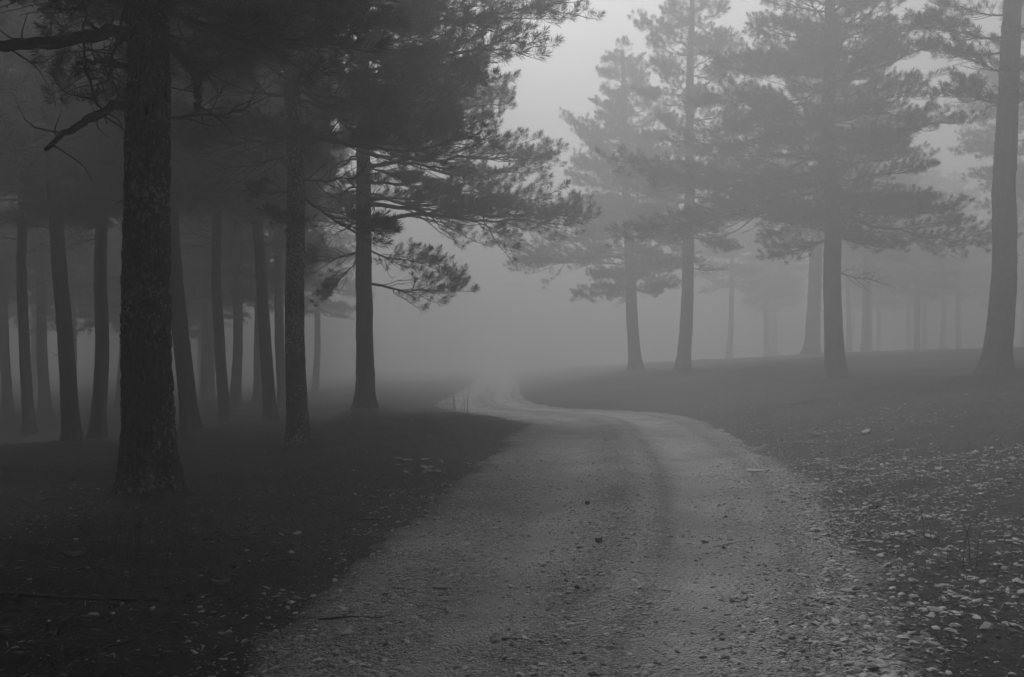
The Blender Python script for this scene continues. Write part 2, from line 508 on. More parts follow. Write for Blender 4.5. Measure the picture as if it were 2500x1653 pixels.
def make_branch(L, seed, dense=1.0, bare=False, rad=None):
    g = np.random.default_rng(seed)
    geo = Geo(); shoots = []
    rad = rad or (.011 + .0105 * L)
    n = 12
    t = np.linspace(0, 1, n)
    sag = g.uniform(-.02, .10) * L
    y = np.cumsum(g.normal(0, .030 * L, n)); y -= y[0]
    z = -sag * np.sin(t * np.pi * .9) + g.uniform(-.02, .10) * L * t ** 3 + np.cumsum(g.normal(0, .014 * L, n)); z -= z[0]
    P = np.stack([t * L, y, z], 1)
    tube(geo, P, rad * (1 - .82 * t) + .002, 6)
    def at(pth, u):
        f = u * (len(pth) - 1); i = min(int(f), len(pth) - 2)
        return pth[i] + (pth[i + 1] - pth[i]) * (f - i), (pth[i + 1] - pth[i]) / (np.linalg.norm(pth[i + 1] - pth[i]) + 1e-9)
    def shoot(p, d, ln):
        d = d / (np.linalg.norm(d) + 1e-9)
        if not bare: shoots.append((p + d * ln * .3, d + np.array([0, 0, .75]), ln * .8))
        tube(geo, [p, p + d * ln * .5 + np.array([0, 0, .01]), p + d * ln + np.array([0, 0, .08 * ln])], [.0045, .004, .003], 3, False)
    ntw = int((9 + 5.6 * L) * dense)
    for k in range(ntw):
        u = .16 + .84 * (k + g.uniform(0, .8)) / ntw
        p, d = at(P, min(u, .99))
        side = 1 if k % 2 else -1
        ang = math.radians(g.uniform(32, 72)) * side
        el = g.uniform(-.30, .50)
        dd = np.array([d[0] * math.cos(ang) - d[1] * math.sin(ang), d[0] * math.sin(ang) + d[1] * math.cos(ang), d[2] * .5 + el * .6])
        dd /= np.linalg.norm(dd)
        tl = L * (.16 + .36 * (1 - u)) * g.uniform(.55, 1.15) + .16
        m = 6
        tt = np.linspace(0, 1, m)
        fwd = np.array([1.0, 0, .25])
        pts = [p]
        cur = dd.copy()
        for q in range(1, m):
            cur = cur + .16 * fwd + g.normal(0, .17, 3); cur /= np.linalg.norm(cur)
            pts.append(pts[-1] + cur * tl / (m - 1))
        pts = np.array(pts)
        tube(geo, pts, (.006 + .006 * tl) * (1 - .7 * tt) + .0015, 4)
        nsh = max(2, int(tl * 5.8 * dense))
        alive = g.uniform() < (.35 if u < .38 else .92)
        for q in range(nsh):
            v = .38 + .62 * (q + g.uniform(.2, .8)) / nsh
            sp, sd = at(pts, min(v, .99))
            sgn = 1 if q % 2 else -1
            a2 = math.radians(g.uniform(25, 65)) * sgn
            s2 = np.array([sd[0] * math.cos(a2) - sd[1] * math.sin(a2), sd[0] * math.sin(a2) + sd[1] * math.cos(a2), sd[2] * .4 + g.uniform(-.25, .65)])
            ln = g.uniform(.18, .30)
            if alive: shoot(sp, s2, ln)
            else:
                e = s2 * g.uniform(.1, .4)
                tube(geo, [sp, sp + e * .5 + g.normal(0, .03, 3), sp + e], [.004, .003, .002], 3, False)
        if alive: shoot(pts[-1], cur, g.uniform(.14, .24))
    if not bare:
        for q in range(4):
            p, d = at(P, .9 + .1 * q / 4); shoot(p, d + g.normal(0, .35, 3), .2)
        shoot(P[-1], P[-1] - P[-2], .24)
    return geo, shoots, P[-1].copy()

LIB = []       # dict(L, tip, wood mesh, needles mesh)
def lib_add(L, seed, dense=1.0, n_per=62, nl=.145, nw=.0075):
    geo, shoots, tip = make_branch(L, seed, dense)
    wood = geo.mesh('branch', True, M_WOOD)
    V, F = needles_mesh('needles', shoots, n_per, nl, nw, seed + 1)
    LIB.append(dict(L=L, tip=tip, wood=wood, need=mesh_np('needles', V, F, False, M_NEEDLE), geo=geo, shoots=shoots))
for k in range(4): lib_add(1.0, 100 + k)
for k in range(5): lib_add(1.9, 200 + k)
for k in range(5): lib_add(3.0, 300 + k)
for k in range(4): lib_add(4.4, 400 + k, .95)
DEAD = []
for k in range(5):
    L = [.7, 1.2, 1.8, 2.4, 1.5][k]
    geo, sh, tip = make_branch(L, 500 + k, .75, True, .010 + .008 * L)
    DEAD.append(dict(L=L, tip=tip, wood=geo.mesh('dead_branch', True, M_WOOD)))

def branch_matrix(start, end, tip, roll=0.0):
    e = Vector(end) - Vector(start); tp = Vector(tip)
    s = e.length / tp.length
    az = math.atan2(e.y, e.x) - math.atan2(tp.y, tp.x)
    pitch = math.asin(max(-1, min(1, e.z / e.length))) - math.asin(tp.z / tp.length)
    # pitch about the horizontal axis across the tip direction
    R = Matrix.Rotation(math.atan2(e.y, e.x), 4, 'Z') @ Matrix.Rotation(-pitch, 4, 'Y') @ Matrix.Rotation(roll, 4, 'X') @ Matrix.Rotation(-math.atan2(tp.y, tp.x), 4, 'Z')
    return Matrix.Translation(start) @ R @ Matrix.Scale(s, 4)

def pick(L, g):
    c = sorted(LIB, key=lambda v: abs(math.log(v['L'] / L)))[:4]
    return c[int(g.integers(0, 4))] if abs(math.log(c[3]['L'] / L)) < .5 else c[int(g.integers(0, 3))]

def put_branch(tree, start, end, g, var=None):
    L = float(np.linalg.norm(np.array(end) - np.array(start)))
    v = var or pick(L, g)
    o = link('branch', v['wood'], tree); o.matrix_local = branch_matrix(start, end, v['tip'], g.uniform(-.35, .35))
    link('needles', v['need'], o)
    return o

def put_dead(tree, start, end, g):
    L = float(np.linalg.norm(np.array(end) - np.array(start)))
    v = min(DEAD, key=lambda q: abs(q['L'] - L) + g.uniform(0, .4))
    o = link('dead_branch', v['wood'], tree); o.matrix_local = branch_matrix(start, end, v['tip'], g.uniform(-1.5, 1.5))

# ------------------------------------------------------------------ trunks
def trunk_axis(z, lean, H, seed):
    z = np.asarray(z, float)
    bend = .5 + .5 * np.exp(-z / 6.0)                     # leaning stems straighten upwards
    x = lean * (6.0 * (1 - np.exp(-z / 6.0)) + .35 * z * 0) + lean * z * .25 + .05 * (vnoise(z * .45, z * 0, s=seed) - vnoise(np.zeros(1), np.zeros(1), s=seed)[0])
    y = .06 * (vnoise(z * .4, z * 0 + 7.3, s=seed + 50) - vnoise(np.zeros(1), np.zeros(1) + 7.3, s=seed + 50)[0])
    return x, y

def trunk_mesh(dia, H, lean, seed, mat, ns=28, dz=.12, plate=.0, zmin=-.5):
    r0 = dia / 2
    nz = int((H - zmin) / dz)
    z = np.linspace(zmin, H, nz)
    rr = r0 * (1 - .9 * np.clip(z, 0, H) / H) ** .62 + .012
    flare = r0 * .7 * np.exp(-np.maximum(z, -.25) / .33)
    th = np.linspace(0, 2 * np.pi, ns, endpoint=False)
    Z, T = np.meshgrid(z, th, indexing='ij')
    lobes = .65 + .35 * np.cos(T * 5 + seed) * np.cos(T * 2 + seed * 2)
    R = rr[:, None] + flare[:, None] * lobes
    R = R * (1 + .035 * vnoise(np.cos(T) * 1.5 + seed, np.sin(T) * 1.5, Z * 1.3, s=seed))
    if plate > 0:
        nc = max(6, round(2 * np.pi * r0 / .055))
        f1, f2, cv = worley2(T / (2 * np.pi) * nc + .25 * vnoise(Z * 9, T * 3, s=3), Z / .13 + .3 * vnoise(Z * 5, T * 6, s=4), seed, nc)
        crack = sstep(.0, .28, f2 - f1)
        R = R + plate * (crack * (.5 + .7 * cv) - .5)
        nc2 = nc * 3
        g1, g2, cv2 = worley2(T / (2 * np.pi) * nc2, Z / .045, seed + 5, nc2)
        R = R + plate * .35 * crack * sstep(0, .25, g2 - g1) * cv2
    else:
        k = np.round(2 * np.pi * r0 / .09) + 4
        R = R + .05 * r0 * vnoise(np.cos(T) * k / 5, np.sin(T) * k / 5, Z * 3.5, s=seed + 9) + .04 * r0 * vnoise(np.cos(T) * k / 2.2, np.sin(T) * k / 2.2, Z * 9, s=seed + 10)
    ax, ay = trunk_axis(np.maximum(z, 0), lean, H, seed)
    V = np.stack([ax[:, None] + R * np.cos(T), ay[:, None] + R * np.sin(T), Z], -1).reshape(-1, 3)
    i = np.arange(nz - 1)[:, None] * ns; j = np.arange(ns)[None, :]; j2 = (j + 1) % ns
    F = np.stack([i + j, i + j2, i + ns + j2, i + ns + j], -1).reshape(-1, 4)
    return mesh_np('trunk', V, F, True, mat)

def trunk_r(dia, H, z): return dia / 2 * (1 - .9 * min(max(z, 0), H) / H) ** .62 + .012

BARKS = {'lichen': M_BARK_LICHEN, 'speck': M_BARK_SPECK, 'plain': M_BARK}

def crown_len(t, Lmax):
    return Lmax * (.6 + .4 * sstep(0, .16, t)) * (1 - .80 * t ** 1.7)

def build_tree(t, Lmax=2.9, whorl=.42, per=5, explicit=(), skip=None, stubs=6, dead=4):
    g = np.random.default_rng(t['seed'] * 77)
    H, cb, lean = t['H'], t['cb'], t['lean']
    base = np.array([t['x'], t['y'], tz(t['x'], t['y']) - .02])
    tree = tag(link('pine_tree', None, None, base), t['label'], 'pine tree', t.get('group', 'pines in the fog'))
    hero = t['bark'] == 'lichen'
    me = trunk_mesh(t['dia'], H, lean, t['seed'], BARKS[t['bark']], ns=150 if hero else (64 if t['bark'] == 'speck' else 36), dz=.022 if hero else .06,
                    plate=.026 if hero else (.011 if t['bark'] == 'speck' else 0))
    link('trunk', me, tree)
    def axis(z):
        x, y = trunk_axis(np.array([z]), lean, H, t['seed']); return np.array([x[0], y[0], z])
    # explicit limbs: (row on trunk, column and row of the tip in the photo, metres nearer(-)/farther(+))
    for (py, ex, ey, dy) in explicit:
        z0 = px_z(py, t['d']) - base[2]
        s = axis(z0)
        dd = t['d'] + dy
        e = np.array([px_x(ex, dd), dd, px_z(ey, dd)]) - base
        put_branch(tree, s, e, g)
    z = cb
    a0 = g.uniform(0, 6.28)
    while z < H - .35:
        tt = (z - cb) / (H - cb)
        L = crown_len(tt, Lmax)
        a0 += 1.1
        k = per if tt < .75 else max(3, per - 1)
        for q in range(k):
            az = a0 + 2 * math.pi * q / k + g.normal(0, .22)
            Lq = L * g.uniform(.65, 1.12)
            zz = z + g.uniform(-.16, .16)
            if skip and skip(az, zz, g): continue
            el = math.radians(-8 + 30 * tt + g.uniform(-13, 13))
            s = axis(zz)
            e = s + Lq * np.array([math.cos(az) * math.cos(el), math.sin(az) * math.cos(el), math.sin(el)])
            put_branch(tree, s, e, g)
        z += whorl * g.uniform(.8, 1.2) * (1 - .25 * tt)
    s = axis(H - .5); put_branch(tree, s, axis(H - .02) + np.array([.03, .02, .35]), g)
    for q in range(dead):
        zz = g.uniform(cb - 1.3, cb + .6); az = g.uniform(0, 6.28); Lq = g.uniform(.6, 1.9)
        s = axis(zz); e = s + Lq * np.array([math.cos(az), math.sin(az), g.uniform(-.35, .25)])
        put_dead(tree, s, e, g)
    for q in range(stubs):
        zz = g.uniform(.9, cb); az = g.uniform(0, 6.28); r = trunk_r(t['dia'], H, zz)
        s = axis(zz); dv = np.array([math.cos(az), math.sin(az), g.uniform(-.5, .7)])
        geo = Geo(); ln = g.uniform(.03, .12)
        tube(geo, [s + dv * r * .7, s + dv * (r + ln * .5), s + dv * (r + ln) + np.array([0, 0, -.02])], [.014, .009, .004], 5)
        link('branch_stub', geo.mesh('branch_stub', True, M_WOOD), tree)
    return tree, axis, base

EXPL = {
 1: [(15, 590, 40, -.6), (70, 600, 150, 1.4), (-40, 60, -20, 1.2)],
 2: [(330, 330, 300, .6), (350, 1130, 330, -.4), (465, 640, 470, -.6), (510, 690, 540, -.8), (150, 1150, 170, .5), (60, 1330, 28, .6), (110, 1230, 95, -.3), (470, 900, 560, .3), (280, 480, 330, -1), (250, 1120, 230, .2)],
 3: [(555, 1388, 520, -.8), (500, 1330, 545, .4), (410, 1320, 385, -.5), (440, 1180, 470, .8), (690, 1105, 690, -.4), (610, 770, 640, -.5), (620, 800, 720, .4), (300, 1215, 235, -.6), (330, 1180, 290, .6), (230, 1150, 190, .2), (600, 1060, 640, .3), (480, 1230, 500, -1.2), (370, 1240, 420, .2)],
 10: [(560, 1750, 600, .5), (120, 1565, 60, .3), (60, 1790, 110, -.4)],
 11: [(640, 1275, 640, -.5), (620, 1255, 600, .6), (560, 1300, 560, 0), (470, 1395, 430, .3), (560, 1700, 640, 1), (690, 1420, 720, 0), (420, 1400, 300, .4)],
 12: [(455, 1585, 560, -.8), (420, 1560, 400, .4), (370, 1640, 430, -.2), (520, 2405, 578, -.6), (480, 2230, 500, .3), (500, 1885, 575, .4), (250, 1740, 250, -.5), (150, 1760, 160, .3), (330, 2330, 300, -.3), (290, 1690, 340, .5), (60, 2290, 60, .2)],
 13: [(95, 2262, 60, -.3), (130, 2270, 120, .3), (180, 2330, 130, -.6), (235, 2300, 230, 0), (260, 2350, 200, -.5), (40, 2300, 10, .2)],
}
built = {}
for t in TREES:
    sd = t['seed']
    kw = dict(explicit=EXPL.get(sd, ()))
    if sd == 1: kw.update(Lmax=3.4, cb=None, stubs=8, dead=5)
    elif sd == 2: kw.update(Lmax=2.8, whorl=.66, per=4)
    elif sd == 3: kw.update(Lmax=3.1, whorl=.62, per=4)
    elif sd in (10,): kw.update(Lmax=2.5, whorl=.7, per=4)
    elif sd == 11: kw.update(Lmax=2.9, whorl=.55)
    elif sd == 12: kw.update(Lmax=3.1, whorl=.46)
    elif sd == 13: kw.update(Lmax=2.2, whorl=.8, skip=lambda az, zz, g: zz < 9.6 and math.cos(az) < .2)
    else: kw.update(Lmax=3.1, whorl=.58, per=5)
    kw.pop('cb', None)
    built[sd] = build_tree(t, **kw)

# bare heavy limbs of the lichen-crusted trunk (measured along the photo, at its distance)
def limb(seed, pts, wpx, name='limb'):
    tree, axis, base = built[seed]
    t = next(q for q in TREES if q['seed'] == seed)
    P = []
    for (x, y, dy) in pts:
        d = t['d'] + dy
        P.append(np.array([px_x(x, d), d, px_z(y, d)]) - base)
    n = 22
    P = smooth_path(P, n)
    g = np.random.default_rng(seed * 31 + len(pts))
    P[2:] += g.normal(0, .012, P[2:].shape)
    R = np.linspace(wpx[0], wpx[1], n) / 2 / FPX * t['d'] * g.uniform(.88, 1.12, n)
    geo = Geo(); tube(geo, P, R, 9)
    for k in range(9):                       # small dead twigs
        i = int(g.integers(4, n - 1)); d = g.normal(0, 1, 3); d[2] -= .3; d /= np.linalg.norm(d); ln = g.uniform(.12, .6)
        q = [P[i], P[i] + d * ln * .5 + g.normal(0, .05, 3), P[i] + d * ln + g.normal(0, .06, 3)]
        tube(geo, smooth_path(q, 6), np.linspace(.010, .003, 6), 4)
    link(name, geo.mesh(name, True, M_WOOD), tree)

limb(1, [(380, 95, 0), (425, 118, -.1), (465, 165, -.2), (487, 225, -.25), (480, 268, -.3)], (34, 16))
limb(1, [(470, 185, -.2), (495, 178, -.2), (520, 168, -.3)], (14, 6))
limb(1, [(365, 262, 0), (290, 258, -.2), (220, 290, -.4), (160, 325, -.5), (110, 365, -.8)], (28, 9))
limb(1, [(365, 95, 0), (280, 78, -.2), (200, 92, -.4), (100, 105, -.6), (-40, 112, -.9)], (38, 22))
limb(1, [(360, 175, 0), (290, 160, .1), (240, 152, .2), (190, 150, .2)], (20, 11))
limb(1, [(390, 8, 0), (470, 5, -.2), (540, 25, -.3), (620, 58, -.5), (760, 75, -.7)], (24, 7))
limb(1, [(250, 80, -.3), (208, 60, -.5), (210, 170, -.5), (235, 240, -.4), (262, 300, -.3)], (9, 4))
limb(1, [(330, 20, 0), (318, -40, -.2), (300, 50, -.5), (275, 130, -.5), (277, 215, -.5)], (9, 4))

# ------------------------------------------------------------------ background pines: trunk and one crown mesh, copied
def crown_mesh(H, cb, Lmax, whorl, per, seed, n_per=18):
    g = np.random.default_rng(seed)
    Vs, Fs, n = [], [], 0
    def add(V, F, M):
        nonlocal n
        V = V @ np.array(M.to_3x3()).T + np.array(M.translation)
        Vs.append(V); Fs.append(F + n); n += len(V)
    z = cb; a0 = 0
    while z < H - .3:
        tt = (z - cb) / (H - cb); L = crown_len(tt, Lmax); a0 += 1.1
        for q in range(per):
            az = a0 + 2 * math.pi * q / per + g.normal(0, .25); Lq = L * g.uniform(.6, 1.1)
            el = math.radians(-8 + 30 * tt + g.uniform(-13, 13))
            s = np.array([0, 0, z + g.uniform(-.15, .15)])
            e = s + Lq * np.array([math.cos(az) * math.cos(el), math.sin(az) * math.cos(el), math.sin(el)])
            v = pick(Lq, g); M = branch_matrix(s, e, v['tip'])
            add(v['geo'].V[0], v['geo'].F[0], M)
            V, F = needles_mesh('n', v['shoots'], n_per, .16, .02, seed); F = np.vstack([F[:, [0, 1, 2]], F[:, [0, 2, 3]]]); add(V, F, M)
        z += whorl * g.uniform(.8, 1.2)
    V = np.vstack(Vs); F = np.vstack(Fs)
    return mesh_np('crown', V, F, False, M_NEEDLE)

BGK = []
for k in range(3):
    H = [11.5, 12.8, 12.0][k]; cb = [4.2, 4.8, 4.4][k]
    BGK.append((trunk_mesh(.34, H, [-.03, .02, .0][k], 60 + k, M_BARK, ns=20, dz=.15), crown_mesh(H, cb, 2.7, .55, 5, 900 + k)))

def bg_tree(x, y, k, label, group, scale=1.0, rz=None, tilt=0.0):
    tm, cm = BGK[k]
    o = link('pine_tree', None, None, (x, y, tz(x, y) - .03)); o.scale = (scale,) * 3
    o.rotation_euler = (0, tilt, random.uniform(0, 6.28) if rz is None else rz)
    tag(o, label, 'pine tree', group)
    link('trunk', tm, o); link('crown', cm, o)
    return o

BG = [
 (110, 40, 0, 'faint thin trunk right of the dim pine at the left edge'),
 (20, 44, 1, 'very faint trunk at the far left edge, behind the dim thin pine'),
 (310, 42, 2, 'faint trunk half hidden behind the lichen-crusted pine'),
 (575, 44, 0, 'faint trunk close behind the slim grey pine'),
 (693, 40, 1, 'faint upright trunk half hidden behind the speckled pine'),
 (770, 62, 2, 'barely visible trunk between the speckled pine and the pine by the road'),
 (500, 55, 2, 'barely visible trunk between the left-leaning pines'),
 (1780, 74, 1, 'faint trunk right of the tall narrow-crowned pine'),
 (1872, 82, 0, 'very faint trunk left of the broad-crowned pine'),
 (2112, 58, 1, 'faint slim trunk right of the broad-crowned pine'),
 (2240, 74, 2, 'very faint trunk midway between the broad-crowned and right edge pines'),
 (2300, 84, 0, 'palest trunk left of the thick right edge pine'),
 (2530, 42, 1, 'faint trunk beyond the thick pine at the right edge'),
]
for (px, d, k, lab) in BG:
    bg_tree(px_x(px, d), d, k, lab, 'faint pines deep in the fog', random.uniform(1.15, 1.3), tilt=random.uniform(-.03, .03))

# the wood goes on: deep rows left and right; unseen pines around the view add shade
placed = [(t['x'], t['y']) for t in TREES] + [(px_x(p, d), d) for (p, d, k, l) in BG]
def fill(n, xr, yr, ok, label, group, spacing=2.6):
    c = 0
    for _ in range(n * 60):
        x = random.uniform(*xr); y = random.uniform(*yr)
        if not ok(x, y) or any((x - a) ** 2 + (y - b) ** 2 < spacing ** 2 for a, b in placed): continue
        placed.append((x, y)); bg_tree(x, y, random.randrange(3), label, group, random.uniform(.95, 1.28), tilt=random.uniform(-.04, .04)); c += 1
        if c >= n: break
fill(24, (-42, -8), (36, 66), lambda x, y: x < -.20 * y - 2.5, 'pale pine lost in the fog behind the left trees', 'pines of the deep left wood', 2.2)
fill(26, (22, 60), (62, 100), lambda x, y: x > .25 * y, 'pale pine lost in the fog behind the right bank', 'pines of the deep right wood', 3.2)
fill(10, (-52, -14), (66, 85), lambda x, y: x < -.27 * y - 3, 'palest pine of the far left wood', 'pines of the far left wood', 2.4)
fill(75, (-28, -3.0), (-14, 26), lambda x, y: x < -.53 * max(y, 0) - (1.2 if y > 3 else 2.4), 'unseen pine left of the view, added for shade', 'added shade pines left of the view', 1.9)  # out of frame, added as canopy that shades the near left fog
fill(30, (3.4, 24), (-14, 24), lambda x, y: x > .56 * max(y, 0) + 2.4, 'unseen pine right of the view, added for shade', 'added shade pines right of the view', 2.3)  # out of frame, added to keep sky light off the near right
fill(30, (-50, -14), (24, 46), lambda x, y: x < -.56 * y - 1.5, 'unseen pine beyond the left edge, added for shade', 'added shade pines beyond the left edge', 2.2)  # unseen trees added to darken the fog in the left wood
fill(34, (15, 44), (22, 52), lambda x, y: x > .56 * y + 1.2, 'unseen pine beyond the right edge, added for shade', 'added shade pines beyond the right edge', 2.6)  # unseen trees added to shade the right bank and its fog
fill(12, (-11, 12), (-22, -3), lambda x, y: abs(x) > 3.6, 'unseen pine behind the viewpoint, added for shade', 'added shade pines behind the viewpoint', 2.4)  # unseen canopy added to shade the fog and ground near the camera

# ------------------------------------------------------------------ stones and gravel
def ico():
    p = (1 + 5 ** .5) / 2
    V = np.array([(-1, p, 0), (1, p, 0), (-1, -p, 0), (1, -p, 0), (0, -1, p), (0, 1, p), (0, -1, -p), (0, 1, -p), (p, 0, -1), (p, 0, 1), (-p, 0, -1), (-p, 0, 1)], float)
    F = np.array([(0, 11, 5), (0, 5, 1), (0, 1, 7), (0, 7, 10), (0, 10, 11), (1, 5, 9), (5, 11, 4), (11, 10, 2), (10, 7, 6), (7, 1, 8), (3, 9, 4), (3, 4, 2), (3, 2, 6), (3, 6, 8), (3, 8, 9), (4, 9, 5), (2, 4, 11), (6, 2, 10), (8, 6, 7), (9, 8, 1)])
    return V / np.linalg.norm(V[0]), F
OCT_V = np.array([(1, 0, 0), (0, 1, 0), (-1, 0, 0), (0, -1, 0), (0, 0, 1), (0, 0, -1)], float)
OCT_F = np.array([(0, 1, 4), (1, 2, 4), (2, 3, 4), (3, 0, 4), (1, 0, 5), (2, 1, 5), (3, 2, 5), (0, 3, 5)])
ICO_V, ICO_F = ico()

def scatter_mesh(name, X, Y, Z, S, tv, tf, mat, flat=(.22, .55), smooth=False, tilt=.2):
    n = len(X); k = len(tv)
    V = tv[None] * (1 + rng.normal(0, .16, (n, k, 1)))
    V = V * np.stack([S * rng.uniform(.8, 1.3, n), S * rng.uniform(.55, 1.0, n), S * rng.uniform(*flat, n)], 1)[:, None, :]
    a = rng.uniform(0, 6.28, n); ca, sa = np.cos(a)[:, None], np.sin(a)[:, None]
    V[..., 2] += V[..., 0] * rng.normal(0, tilt, n)[:, None]
    x = V[..., 0] * ca - V[..., 1] * sa; y = V[..., 0] * sa + V[..., 1] * ca
    V = np.stack([x + X[:, None], y + Y[:, None], V[..., 2] + Z[:, None]], -1).reshape(-1, 3)
    F = (tf[None] + (np.arange(n) * k)[:, None, None]).reshape(-1, 3)
    return mesh_np(name, V, F, smooth, mat)

# real surface heights (ground and road) by a ray from above
dg = bpy.context.evaluated_depsgraph_get(); dg.update()
from mathutils.bvhtree import BVHTree
def bvh(o):
    me = o.data
    v = np.empty(len(me.vertices) * 3, np.float32); me.vertices.foreach_get('co', v)
    return BVHTree.FromPolygons([tuple(q) for q in v.reshape(-1, 3).tolist()], [tuple(p.vertices) for p in me.polygons])
# the analytic height is enough away from the road; on it use the sheet
BV_ROAD = bvh(ROAD)
DOWN = Vector((0, 0, -1))
def surf(X, Y):
    d = edge_dists(X, Y)
    Z = terrain(X, Y, True, d)
    near = (d[0] < .7) & (d[1] < .7)
    for i in np.nonzero(near)[0]:
        h = BV_ROAD.ray_cast(Vector((X[i], Y[i], 3)), DOWN)
        if h[0] is not None and h[0].z > Z[i]: Z[i] = h[0].z
    return Z, d

def sample(n, rmin, rmax, power=1.0, a0=-34, a1=34):
    """random ground points ahead, denser near"""
    u = rng.uniform(0, 1, n)
    r = (rmin ** (1 - power) + u * (rmax ** (1 - power) - rmin ** (1 - power))) ** (1 / (1 - power)) if power != 1 else rmin * (rmax / rmin) ** u
    a = np.radians(rng.uniform(a0, a1, n))
    return r * np.sin(a), r * np.cos(a)

def verge_weight(X, Y, d):
    """how stony the ground is (0..1)"""
    sl, sr = d
    n1 = vnoise(X * .9, Y * .9, s=41); n2 = vnoise(X * 2.6, Y * 2.6, s=42)
    w = np.where((sl < 0) & (sr < 0), .55, 0.0)
    U = np.clip(-sl / np.maximum(-sl - sr, .1), 0, 1)
    tracks = np.exp(-((U - .68) / .09) ** 2) + .7 * np.exp(-((U - .32) / .06) ** 2)
    w = np.where((sl < 0) & (sr < 0), np.clip(.85 - .72 * tracks + .35 * n1 + .35 * (sr > -.9), .05, 1) * (.45 + .55 * sstep(0, .6, -sl)), w)
    right = np.clip(1.0 - sr / (2.1 + 1.1 * sstep(6, 11, Y)) + .5 * n1 + .4 * n2, 0, 1) * (1 - .85 * sstep(15, 24, Y))
    w = np.where(sr >= 0, right, w)
    left = np.clip(.40 - sl * .9 + .3 * n1, .022, 1)
    w = np.where(sl >= 0, left, w)
    return w

def gravel(name, n, rmin, rmax, smin, smax, tv, tf, power, label):
    X, Y = sample(n, rmin, rmax, power)
    d = edge_dists(X, Y)
    keep = rng.uniform(0, 1, n) < verge_weight(X, Y, d)
    X, Y = X[keep], Y[keep]
    Z, d = surf(X, Y)
    S = smin * (smax / smin) ** (rng.uniform(0, 1, len(X)) ** 2.8)
    S *= np.where(d[1] > -.3, 1.25, .9)
    me = scatter_mesh(name, X, Y, Z + S * .05, S, tv, tf, M_GRAVEL)
    o = link(name, me); tag(o, label, 'gravel', kind='stuff')
    return o
gravel('gravel', 66000, 3.2, 14, .0045, .030, ICO_V, ICO_F, 1.0, 'loose pale gravel strewn over the road and its verge')
gravel('gravel', 60000, 8, 30, .010, .022, OCT_V, OCT_F, .9, 'small pale gravel on the road bend and farther verge')

# stones one can pick out: a few shared shapes
def stone_mesh(seed):
    g = np.random.default_rng(seed)
    V, F = ICO_V, ICO_F
    E = {}; V = list(V); F2 = []
    def mid(a, b):
        k = (min(a, b), max(a, b))
        if k not in E:
            m = (V[a] + V[b]) / 2; V.append(m / np.linalg.norm(m)); E[k] = len(V) - 1
        return E[k]
    for a, b, c in F:
        ab, bc, ca = mid(a, b), mid(b, c), mid(c, a)
        F2 += [(a, ab, ca), (b, bc, ab), (c, ca, bc), (ab, bc, ca)]
    V = np.array(V)
    for _ in range(7):                         # chip flat facets off a ball
        nrm = g.normal(size=3); nrm /= np.linalg.norm(nrm); h = g.uniform(.5, .85)
        s = V @ nrm; V = V - np.maximum(s - h, 0)[:, None] * nrm
    V *= 1 + g.normal(0, .03, (len(V), 1))
    V *= np.array([1.0, g.uniform(.6, .9), g.uniform(.35, .6)])
    return mesh_np('stone', V, np.array(F2), False, M_STONE if seed % 3 else M_STONE_D)
STONES = [stone_mesh(k) for k in range(10)]

def put_stone(x, y, s, label, group, k=None, sink=.2, flat=1.0):
    z, _ = surf(np.array([x]), np.array([y]))
    me = STONES[k if k is not None else random.randrange(10)]
    o = link('stone', me, None, (x, y, float(z[0]) + s * .26 * flat * (1 - 2 * sink)))
    o.scale = (s * random.uniform(.85, 1.2), s * random.uniform(.85, 1.1), s * random.uniform(.5, .9) * flat)
    o.rotation_euler = (random.uniform(-.25, .25), random.uniform(-.25, .25), random.uniform(0, 6.28))
    return tag(o, label, 'stone', group)

def stones(n, xr_r, ok, smin, smax, label, group, power=1.0):
    c = 0
    while c < n:
        X, Y = sample(400, *xr_r, power)
        d = edge_dists(X, Y)
        w = verge_weight(X, Y, d)
        for x, y, sl, sr, ww in zip(X, Y, d[0], d[1], w):
            if c >= n: break
            if not ok(x, y, sl, sr) or random.random() > max(ww, .03): continue
            put_stone(x, y, smin * (smax / smin) ** (random.random() ** 1.8) * min(1, .45 + y / 16), label, group, sink=random.uniform(.15, .4)); c += 1

stones(190, (4.0, 17), lambda x, y, sl, sr: sr > -.2 and x < .54 * y + .3, .022, .062, 'pale angular stone in the rubble of the right verge', 'stones on the right verge', .9)
stones(24, (12, 24), lambda x, y, sl, sr: sr > 1.0 and x < .54 * y + .3, .03, .07, 'pale stone on the dark slope of the right bank', 'stones on the right bank', 1.0)
stones(60, (4.5, 20), lambda x, y, sl, sr: sl > .3 and x > -.54 * y - .3, .014, .036, 'small pale stone scattered in the dark left litter', 'stones in the left litter', .8)
stones(14, (4.5, 15), lambda x, y, sl, sr: sl < -.2 and sr < -.3, .02, .04, 'pale stone lying loose on the gravel road', 'stones on the road', .9)

def ground_hit(px, py):
    """where the photo's line of sight meets the ground"""
    lo = np.linspace(2.5, 60, 1200)
    X = px_x(px, lo); Z = px_z(py, lo)
    T = terrain(X, lo, False)
    i = np.argmax(Z <= T) if np.any(Z <= T) else len(lo) - 1
    return float(X[i]), float(lo[i])

